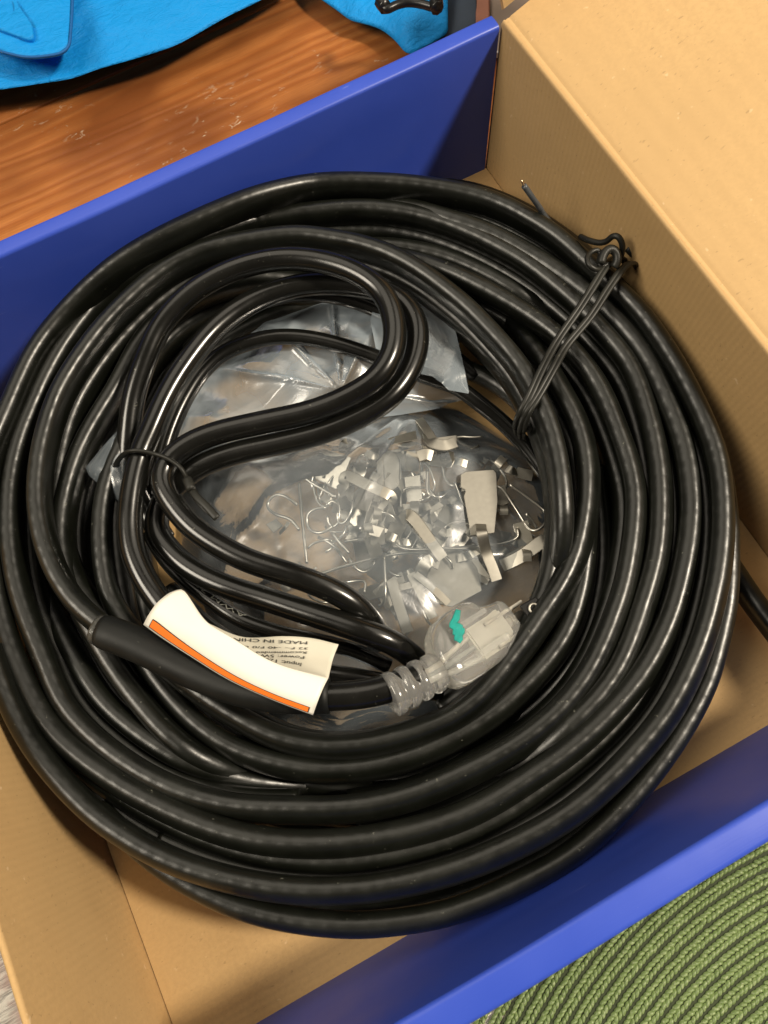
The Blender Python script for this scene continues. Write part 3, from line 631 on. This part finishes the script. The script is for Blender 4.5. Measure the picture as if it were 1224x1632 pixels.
wire([(925, 377, .070), (938, 383, .074), (955, 387, .077), (968, 384, .080), (975, 377, .083), (984, 376, .085), (991, 386, .083), (992, 400, .078), (988, 412, .074), (978, 420, .072)], .0016, 'twisted_end', tie, TIEM)
wire([(962, 425, .074), (952, 430, .078), (940, 424, .080), (935, 412, .080), (942, 402, .079), (952, 398, .079), (958, 406, .078), (953, 418, .077), (960, 426, .076), (972, 418, .076)], .0014, 'twisted_end', tie, TIEM)
wire([(958, 420, .079), (962, 405, .081), (972, 396, .082), (982, 402, .081), (984, 416, .079), (978, 426, .077)], .0024, 'knot', tie, TIEM)
wire([(1000, 395, .070), (1012, 408, .068), (1022, 425, .062), (1030, 445, .056), (1026, 460, .05)], .0022, 'twisted_end', tie, TIEM)
wire([(900, 385, .055), (885, 365, .060), (867, 342, .066), (860, 331, .072), (850, 317, .080), (841, 304, .085), (835, 296, .088)], .0016, 'twisted_end', tie, mat_rubber('tie_end', (.05, .055, .06), .35))
wire([(835, 296, .088), (832, 290, .090), (831, 287, .091)], .0005, 'bare_wire', tie, mat_simple('copper_tip', (.9, .68, .45), .3, 1.0))
wire([(826, 672, .056), (834, 682, .058), (846, 686, .058), (842, 676, .060)], .0016, 'twisted_end', tie, TIEM)
tie2 = thing('twist_tie', 'short black twist tie holding the inner power cord bundle, left of the clear bag', 'cable tie', at(240, 725, .06))
wire([(181, 752, .052), (184, 742, .058), (192, 729, .066), (207, 719, .0745), (228, 719, .0750), (248, 724, .0735), (264, 729, .0738), (276, 736, .0742), (287, 744, .0745), (294, 754, .073), (299, 766, .070), (301, 776, .068)], .0011, 'tie_strand', tie2, TIEM, h=.0016)
wire([(298, 764, .071), (302, 773, .072), (305, 781, .072)], .0026, 'twist', tie2, TIEM)
wire([(303, 776, .070), (312, 790, .072), (330, 808, .073), (346, 826, .073)], .0020, 'twisted_end', tie2, TIEM, h=.0009)
wire([(300, 772, .066), (308, 790, .066), (322, 808, .067), (336, 820, .067)], .0012, 'twisted_end', tie2, TIEM, h=.0006)

# ------------------------------------------------------------------ hardware in the bag
GRP_P = 'stamped steel clips in the clear bag'; GRP_W = 'bent wire clips in the clear bag'
def ribbon(Pw, w, th, name, parent, mat):
    P = smooth_path(catmull(Pw, .0012), 1); V, F, UV = tube(P, w / 2, th / 2, 0, 8, 6.0); me = mesh(name, V, F, True, UV)
    o = link(name, me, mat, parent); md = o.modifiers.new('e', 'EDGE_SPLIT'); md.split_angle = math.radians(40); return o
def plate_clip(label, poly, tabs, z=.022, tilt=(0, 0)):
    c = np.mean(np.array([p[:2] for p in poly]), axis=0); t_ = thing('plate_clip', label, 'metal clip', at(c[0], c[1], z), GRP_P)
    pts = []
    for p in poly:
        zz = z + (p[0] - c[0]) * tilt[0] * 1e-4 + (p[1] - c[1]) * tilt[1] * 1e-4; pts.append(at(p[0], p[1], zz))
    slab('plate', pts, (0, 0, 1), .0008, STEEL, t_, .00025)
    for (tp, w) in tabs: ribbon([at(*q) for q in tp], w, .0009, 'tab', t_, STEEL)
    return t_
def wire_clip(label, pts, r=.0008, z=.026):
    c = pts[len(pts) // 2]; t_ = tag(wire(pts, r, 'wire_clip', None, STEEL2, z, seg=8), label, 'wire clip', GRP_W); return t_
def rs(x, y, o=(450, 640), s=4.896): return (o[0] + x / s, o[1] + y / s)
plate_clip('wide flat steel plate at the left of the bag, under a bright tab', [rs(80, 510), rs(150, 420), rs(320, 370), rs(540, 440), rs(450, 660), rs(420, 690)], [([(*rs(600, 480), .026), (*rs(585, 545), .031), (*rs(545, 560), .030)], .010)], .026, (1, -1))
plate_clip('bright steel bar lying slantwise across the left plate', [rs(470, 590), rs(505, 545), rs(520, 552), rs(492, 602)], [([(*rs(440, 700), .027), (*rs(480, 650), .033), (*rs(500, 580), .0355), (*rs(660, 650), .0355), (*rs(800, 712), .0355), (*rs(850, 745), .034), (*rs(835, 790), .028)], .0068)], .033)
plate_clip('upright steel plate with a long tongue at the right of the bag', [(734, 757), (742, 752), (786, 749), (791, 755), (793, 800), (788, 850), (750, 854), (746, 830), (739, 792), (742, 782), (734, 777)], [([(766, 836, .0365), (768, 850, .0440), (775, 880, .036), (785, 905, .034), (792, 925, .033)], .0062)], .035)
plate_clip('bright bar clip tucked against the coil at the lower right of the bag', [(797, 900), (806, 884), (838, 868), (842, 880), (812, 905)], [([(800, 902, .024), (832, 886, .028), (866, 862, .031), (872, 868, .028)], .0075)], .022)
plate_clip('dark steel plate behind the clear plug with a bright bent tab', [(668, 908), (690, 884), (730, 868), (760, 905), (768, 942), (720, 968), (690, 960)], [([(668, 935, .022), (674, 905, .031), (686, 893, .033), (700, 898, .030)], .0075)], .024)
plate_clip('bright slanting bar in the middle of the bag, above the long wire', [rs(930, 800), rs(1000, 800), rs(1010, 840), rs(950, 850)], [([(640, 830, .028), (650, 820, .034), (664, 832, .0355), (690, 868, .0355), (706, 890, .034)], .0066)], .027)
plate_clip('pale ladder-shaped clip standing left of the plug', [(620, 930), (634, 924), (656, 1005), (648, 1015)], [([(624, 925, .030), (634, 960, .031), (650, 1008, .031)], .0062), ([(655, 914, .028), (668, 940, .029), (690, 985, .029)], .0055), ([(632, 938, .028), (648, 934, .028), (662, 930, .028)], .004)], .024)
plate_clip('thin folded clip with a slot near the top of the bag', [rs(470, 330), rs(520, 320), rs(690, 330), rs(960, 250), rs(1040, 230), rs(1050, 300), rs(700, 365), rs(520, 345)], [([(*rs(480, 400), .024), (*rs(480, 340), .030), (*rs(510, 320), .031)], .006)], .029, (1, 2))
plate_clip('small square-ended clip at the top right of the bag', [rs(980, 390), rs(1170, 380), rs(1175, 460), rs(985, 470)], [([(*rs(1010, 540), .022), (*rs(1010, 440), .033), (*rs(1020, 400), .034)], .008), ([(*rs(1060, 430), .034), (*rs(1120, 410), .035), (*rs(1170, 425), .034)], .007)], .030)
plate_clip('curled steel tab below the twist in the film', [(680, 700), (728, 694), (728, 712), (690, 714)], [([(682, 690, .030), (688, 704, .035), (708, 710, .036), (726, 705, .034)], .0068), ([(668, 668, .026), (678, 682, .031), (690, 700, .034)], .005)], .028)
plate_clip('greyish frame-shaped clip in the crowded middle of the bag', [(600, 725), (630, 722), (637, 735), (636, 775), (622, 785), (612, 775), (612, 745)], [([(605, 730, .027), (606, 770, .028), (600, 800, .028)], .004)], .026)
plate_clip('tilted flat clip under the frame-shaped one', [(585, 800), (612, 790), (622, 806), (604, 852), (586, 846)], [([(590, 846, .024), (606, 812, .029), (618, 796, .029)], .004)], .023, (2, 0))
plate_clip('oval stamped clip in the shadow beside the upright plate', [(684, 810), (700, 800), (716, 812), (720, 835), (706, 850), (688, 842)], [([(690, 845, .022), (712, 850, .028), (722, 846, .028)], .005)], .022)
plate_clip('short square tab at the far left of the bag', [(424, 836), (440, 828), (452, 838), (436, 850)], [([(446, 850, .014), (455, 840, .02), (460, 832, .02)], .002)], .018)
plate_clip('narrow strip clip under the upright plate tongue', [(742, 893), (758, 886), (782, 920), (776, 930)], [([(744, 892, .022), (756, 915, .024), (778, 928, .024)], .004)], .018)
plate_clip('long grey strip leaning from the plug toward the ladder clip', [(660, 914), (668, 912), (716, 960), (708, 966)], [([(662, 915, .03), (690, 938, .033), (715, 962, .033)], .0042)], .024)
wl_ = [
 ('round-headed wire hook farthest left in the bag', [(474, 805), (458, 793), (441, 788), (429, 797), (427, 810), (440, 820), (463, 828), (477, 845)]),
 ('second round wire hook, between the left hook and the plate', [(520, 809), (500, 812), (490, 822), (490, 838), (500, 848), (516, 848), (530, 838)]),
 ('wavy wire just left of the middle of the bag', [(549, 863), (570, 860), (586, 862), (604, 870), (618, 868), (629, 857), (636, 838)]),
 ('long straight wire crossing the bag from the cords to the right', [(510, 915), (540, 905), (596, 890), (640, 882), (690, 880), (740, 872), (790, 868), (815, 862), (827, 854), (824, 842)]),
 ('straight bright wire meeting the bent bar in the middle', [(630, 866), (642, 874), (670, 876), (705, 874), (740, 874), (780, 868)]),
 ('thin straight wire standing upright at the left', [(477, 770), (479, 800), (484, 850), (489, 898)]),
 ('wire with a hooked foot next to the ladder clip', [(612, 890), (614, 920), (614, 950), (611, 962), (603, 966)]),
 ('large triangular wire loop at the right of the bag', [(791, 775), (800, 778), (812, 795), (828, 820), (842, 842), (853, 846), (866, 838), (872, 825), (868, 814), (840, 792), (812, 772)]),
 ('short straight wire inside the triangular loop', [(797, 796), (808, 810), (822, 828)]),
 ('U-shaped wire hook left of the upright plate', [(707, 728), (706, 745), (708, 760), (716, 772), (724, 774), (733, 771)]),
 ('second U-shaped wire hook beside it', [(681, 748), (682, 765), (684, 780), (694, 792), (704, 792), (712, 786)]),
 ('shiny arched wire above the upright plate', [(713, 740), (714, 728), (730, 726), (745, 728), (760, 735), (770, 744)]),
 ('bent wire lying by the thin straight wires', [(507, 857), (520, 862), (534, 872), (544, 885), (552, 897)]),
 ('short wire nearest the second round hook', [(530, 850), (542, 865), (556, 882)]),
 ('thin curved wire along the inside of the film', [(740, 716), (765, 722), (785, 735), (802, 755), (808, 770), (805, 778)]),
 ('wire bent like a door key near the ladder clip', [(550, 928), (566, 926), (582, 927), (580, 945)]),
 ('long wire slanting down from the wide plate', [(470, 745), (490, 765), (515, 780), (535, 792)]),
 ('wire curling round the frame-shaped clip', [(604, 860), (600, 845), (612, 810), (622, 785), (637, 770), (636, 735), (625, 724)]),
 ('short bright wire poking out below the plate', [(535, 803), (528, 798), (520, 806)]),
 ('thin wire bent to a right angle near the top right', [(681, 750), (682, 785), (700, 794)]),
 ('looped wire low in the pile left of centre', [(556, 890), (566, 905), (580, 912), (594, 905), (598, 890), (586, 876)]),
 ('small loose wire by the far right film', [(838, 818), (848, 830), (856, 842)]),
]
for k, (lb_, pts) in enumerate(wl_): wire_clip(lb_, [(x, y, .027 + .006 * math.sin(k * 2.1) + .0015 * math.sin(i * 1.3 + k)) for i, (x, y) in enumerate(pts)], .00085)
# the rest of the pile under them, nothing tells these apart
rnd = random.Random(5)
for k in range(44):
    cx, cy = rnd.gauss(625, 95), rnd.gauss(830, 62)
    if not (430 < cx < 850 and 690 < cy < 980): continue
    a = rnd.random() * 6.28; s_ = rnd.uniform(10, 19); z = rnd.uniform(.008, .029)
    loc = [(-1.3, -.5), (-.6, -.75), (.4, -.65), (1.1, -.5), (1.5, 0), (1.1, .5), (.3, .62), (-.8, .4), (-1.8, .3)][:rnd.choice([5, 7, 9])]
    pts = [(cx + s_ * (x * math.cos(a) - y * math.sin(a)), cy + s_ * (x * math.sin(a) + y * math.cos(a)), z + .0015 * math.sin(i)) for i, (x, y) in enumerate(loc)]
    wire_clip('small bent steel wire clip buried in the pile inside the clear bag', pts, .0007)
for k in range(70):
    cx, cy = rnd.gauss(670, 90), rnd.gauss(820, 62)
    if not (450 < cx < 850 and 700 < cy < 980): continue
    a = rnd.random() * 6.28; s_ = rnd.uniform(13, 23); z = rnd.uniform(.004, .027)
    R2 = lambda x, y: (cx + s_ * (x * math.cos(a) - y * math.sin(a)), cy + s_ * (x * math.sin(a) + y * math.cos(a)))
    plate_clip('stamped steel clip buried in the pile inside the clear bag', [R2(-1.3, -.6), R2(.8, -.7), R2(1, 0), R2(.8, .6), R2(-1.2, .7)], [([(*R2(.8, 0), z + .001), (*R2(1.4, 0), z + .005), (*R2(2.0, .1), z + .004)], .005)], z, (rnd.uniform(-3, 3), rnd.uniform(-3, 3)))

# ------------------------------------------------------------------ the clear bag
bag = thing('plastic_bag', 'crumpled clear plastic bag holding metal clips in the middle of the coil', 'plastic bag', at(640, 830, .004))
def film_sheet(name, outline, zc, ze, mat, parent, nr=34, na=150, amp=.006, seed=0, centre=None, pleat=None):
    pc = None if pleat is None else at(pleat[0], pleat[1], ze)[:2]
    out = np.array([at(x, y, ze)[:2] for x, y in outline]); out = np.vstack([out, out[:1]])
    c = np.concatenate([[0], np.cumsum(np.linalg.norm(np.diff(out, axis=0), axis=1))]); tt = np.linspace(0, c[-1], na, endpoint=False)
    ring = np.stack([np.interp(tt, c, out[:, k]) for k in range(2)], 1); ctr = ring.mean(0) if centre is None else at(*centre, ze)[:2]
    V = [np.array([ctr[0], ctr[1], zc])]; F = []
    def hz(x, y, r):
        v = Vector((x * 20, y * 27, seed)); a = abs(noise.noise(v)); b = abs(noise.noise(v * 2.3)); c_ = noise.noise(Vector((x * 15, y * 15, seed + 4)))
        base = ze + (zc - ze) * max(0, 1 - r ** 3.2); e = amp * ((.22 - a) * 1.1 + (.18 - b) * .22 + c_ * .6) * min(1, (1 - r) * 6 + .25)
        if pc is not None:
            dx, dy = x - pc[0], y - pc[1]; rr_ = math.hypot(dx, dy); an = math.atan2(dy, dx)
            e += pleat[2] * (1 - abs(math.sin(an * pleat[3] + 2.5 * noise.noise(Vector((math.cos(an) * 2, math.sin(an) * 2, seed)))))) ** 3 * min(1, rr_ / .02) * math.exp(-rr_ / .07)
        return base + e
    for i in range(1, nr + 1):
        r = i / nr
        for j in range(na):
            p = ctr + (ring[j] - ctr) * r; V.append(np.array([p[0], p[1], hz(p[0], p[1], r)]))
    for j in range(na): F.append((0, 1 + j, 1 + (j + 1) % na))
    for i in range(nr - 1):
        for j in range(na):
            k = (j + 1) % na; F.append((1 + i * na + j, 1 + (i + 1) * na + j, 1 + (i + 1) * na + k, 1 + i * na + k))
    return link(name, mesh(name, V, F), mat, parent)
pouch = [(285, 745), (320, 700), (420, 690), (540, 665), (640, 640), (700, 640), (760, 672), (830, 715), (885, 770), (905, 850), (905, 940), (850, 985), (780, 1040), (720, 1120), (640, 1175), (540, 1190), (450, 1165), (400, 1100), (330, 980), (290, 880)]
film_sheet('pouch_film', pouch, .0385, .006, FILM, bag, seed=1, amp=.006, pleat=(672, 650, .0028, 4.0), na=220, nr=44)
film_sheet('under_film', pouch, .0035, .0025, FILM, bag, nr=16, na=80, amp=.0008, seed=6)
film_sheet('bag_mouth', [(600, 470), (656, 455), (690, 470), (718, 488), (724, 520), (735, 565), (748, 628), (715, 622), (690, 600), (640, 590), (600, 560), (590, 510)], .047, .0465, FILM2, bag, seed=9, amp=.003, nr=24, na=110, pleat=(650, 640, .0022, 3.0))
neck = [(262, 720), (285, 650), (330, 585), (380, 545), (430, 512), (500, 488), (570, 466), (655, 452), (690, 468), (718, 488), (728, 530), (740, 585), (752, 632), (700, 650), (640, 660), (560, 672), (470, 695), (360, 720)]
film_sheet('bag_mouth', neck, .036, .026, FILM2, bag, seed=3, amp=.008, nr=48, na=240, pleat=(548, 640, .007, 5.0))
film_sheet('bag_corner', [(186, 688), (160, 716), (136, 745), (142, 758), (163, 776), (186, 798), (215, 790), (215, 700)], .058, .052, mat_film('bag_film_corner', .06, .20, .2), bag, seed=12, amp=.003, nr=14, na=60)

# ------------------------------------------------------------------ placemat of braided rings
MC = np.array([.28643, -.29605]); pm = thing('placemat', 'round green woven placemat with concentric braided rings beside the box', 'placemat', (MC[0], MC[1], TZ))
RW = .00655; r_out = .2454 + 9 * RW
def chevron_lump():
    V = [(-1, 0, 0), (1, 0, 0)]; F = []
    for x in (-.55, .0, .55):
        w = math.sqrt(1 - x * x)
        for a in (0, 60, 120, 180): V.append((x, w * math.cos(math.radians(a)), w * math.sin(math.radians(a))))
    for j in range(3): F.append((0, 2 + j + 1, 2 + j)); F.append((1, 10 + j, 10 + j + 1))
    for i in range(2):
        for j in range(3): F.append((2 + i * 4 + j, 2 + i * 4 + j + 1, 2 + (i + 1) * 4 + j + 1, 2 + (i + 1) * 4 + j))
    return np.array(V), F
LV, LF = chevron_lump(); rng = np.random.default_rng(3)
nring = int((r_out - .012) / RW); nlow = 0
for k in range(nring):
    r = r_out - RW * (k + .5); near = True
    pitch = .0027; n = max(8, int(2 * math.pi * r / pitch)); VV = []; FF = []
    for i in range(n):
        a = 2 * math.pi * (i + .5 * (k % 2)) / n; p = MC + r * np.array([math.cos(a), math.sin(a)])
        if p[1] > -.0150: continue
        er = np.array([math.cos(a), math.sin(a)]); et = np.array([-er[1], er[0]])
        for sgn in (-1, 1):
            dirv = et * math.cos(.38) + er * sgn * math.sin(.38); nv = np.array([-dirv[1], dirv[0]])
            c = p + er * sgn * RW * .20 + et * (pitch * .5 if sgn > 0 else 0) + rng.normal(0, .00012, 2)
            ln = .0023 * rng.uniform(.92, 1.1); wd = .0011 * rng.uniform(.9, 1.1); hh = .0017 * rng.uniform(.85, 1.15)
            b0 = len(VV) * len(LV); q = np.empty((len(LV), 3)); q[:, :2] = c + LV[:, :1] * ln * dirv + LV[:, 1:2] * wd * nv; q[:, 2] = TZ + .0012 + LV[:, 2] * hh; VV.append(q)
            FF += [tuple(b0 + t_ for t_ in f) for f in LF]
    if VV: link('braid_ring', mesh('braid_ring', np.vstack(VV), FF), BRAID, pm)
bm = bmesh.new(); bmesh.ops.create_circle(bm, cap_ends=True, radius=.2785, segments=128, matrix=Matrix.Translation((MC[0], MC[1], TZ + .0008))); bm_obj('backing', bm, BRAIDBACK, pm)

# ------------------------------------------------------------------ blue jacket and what lies beyond the box
jk = thing('jacket', 'bright blue jacket lying on the wooden table behind the box', 'jacket', at(200, 60, 0))
def cloth(name, edge, dvec, depth, z_edge, z_in, mat, parent, amp=.006, seed=0, ns=150, nt=80, lip=.010, fold=.002):
    E = np.array([at(x, y, z_edge) for x, y in edge]); C = catmull(E, .004); c = np.concatenate([[0], np.cumsum(np.linalg.norm(np.diff(C, axis=0), axis=1))])
    G = np.stack([np.interp(np.linspace(0, c[-1], ns), c, C[:, k]) for k in range(3)], 1); d = np.array(dvec, float); d /= np.linalg.norm(d); V = []
    for i in range(ns):
        for j in range(nt):
            t_ = (j - 5) / (nt - 6)
            if j < 5:
                a = (5 - j) / 5; p = G[i][:2] + d * lip * a * .9; z = z_edge - min(.0045, z_edge - TZ - .001) * a ** .6
            else:
                p = G[i][:2] + d * depth * t_; z = z_edge + (z_in - z_edge) * (1 - (1 - min(1, t_ * 1.6)) ** 2)
                z += amp * (noise.noise(Vector((p[0] * 13, p[1] * 13, seed))) + .5 * abs(noise.noise(Vector((p[0] * 26 + p[1] * 12, p[1] * 20, seed + 3)))) + .25 * noise.noise(Vector((p[0] * 70, p[1] * 70, seed)))) * min(1, t_ * 5)
                z += fold * (max(0, 1 - 3.2 * abs(noise.noise(Vector((p[0] * 9 + p[1] * 5, p[1] * 3, seed + 7))))) ** 2) * max(0, min(1, t_ * 5 - .3))
            V.append((p[0], p[1], z))
    F = [(i * nt + j, (i + 1) * nt + j, (i + 1) * nt + j + 1, i * nt + j + 1) for i in range(ns - 1) for j in range(nt - 1)]
    return link(name, mesh(name, V, F), mat, parent)
dj = at(150, -100, 0)[:2] - at(200, 100, 0)[:2]
cloth('body_fabric', [(-140, 160), (-60, 152), (0, 143), (59, 134), (114, 125), (157, 110), (220, 92), (275, 74), (314, 54), (361, 27), (400, 8), (430, -8), (480, -40)], dj, .22, .022, .034, JACK, jk, .008, 1, lip=.012, fold=.006)
cloth('pocket_flap', [(-60, 50), (-30, 68), (0, 79), (20, 86), (45, 90), (75, 88), (98, 83), (109, 72), (113, 50), (115, 20), (116, -20), (118, -60)], at(-40, -60, 0)[:2] - at(60, 60, 0)[:2], .10, .0425, .0435, JACK, jk, .002, 2, 60, 26, .004)
cloth('tab_patch', [(-50, 30), (0, 47), (49, 62), (51, 40), (54, 16), (30, 8), (0, 0)][:4], at(-40, -60, 0)[:2] - at(30, 40, 0)[:2], .03, .0465, .0465, JACK, jk, .0004, 2, 30, 14, .001)
wire([(-20, 76, .0440), (20, 87, .0437), (45, 91, .0435), (75, 89, .0435), (98, 84, .0435), (110, 72, .0437), (113, 50, .0439), (115, 20, .0441), (116, -10, .0441)], .0009, 'seam', jk, mat_simple('seam_thread', (.002, .10, .33), .7))
cloth('sleeve_fabric', [(490, -25), (507, -6), (535, 14), (559, 31), (585, 38), (607, 46), (628, 62), (646, 82), (660, 84), (672, 76), (695, 64), (714, 48), (708, 28), (702, 2), (700, -20)], at(620, -120, 0)[:2] - at(620, 40, 0)[:2], .10, .012, .030, JACK, jk, .012, 5, 90, 40, .006)
wire([(606, -12, .050), (609, 8, .050), (616, 15, .050), (632, 8, .050), (650, 4, .050), (670, 6, .050), (692, 12, .050), (700, 12, .050), (698, -14, .050)], .0028, 'drawcord', jk, BLACKP)
wire([(606, 2, .051), (614, 12, .051)], .0046, 'cord_stopper', jk, BLACKP); wire([(692, 4, .051), (697, 14, .051)], .0046, 'cord_stopper', jk, BLACKP)
sl_ = thing('slate_cloth', 'dark slate blue cloth showing between the jacket and the box corner', 'cloth', at(735, 30, 0))
cloth('fabric', [(690, 110), (720, 105), (762, 100), (766, 60), (768, 10), (772, -40)][:4], at(700, -80, 0)[:2] - at(720, 80, 0)[:2], .14, .004, .012, SLATE, sl_, .004, 8, 40, 30, .004)
sb = thing('wooden_batten', 'narrow reddish wooden strip standing behind the box corner', 'wood strip', at(765, 20, 0))
slab('strip', [at(757, 90, .0), at(779, 90, .0), at(777, -60, .0), at(756, -60, .0)], (0, 0, 1), .012, mat_simple('red_wood', (.30, .13, .085), .5, 0, 40, .3, .2), sb, .001)
ps = thing('plastic_sleeve', 'greyish translucent plastic sheet between wooden strip and lid flap', 'plastic sheet', at(800, 20, 0))
slab('sheet', [at(779, 90, .002), at(840, 110, .002), at(845, -60, .002), at(777, -60, .002)], (0, 0, 1), .006, mat_simple('taupe_plastic', (.20, .155, .125), .35, 0, 30, .25, .3, .002), ps, .001)
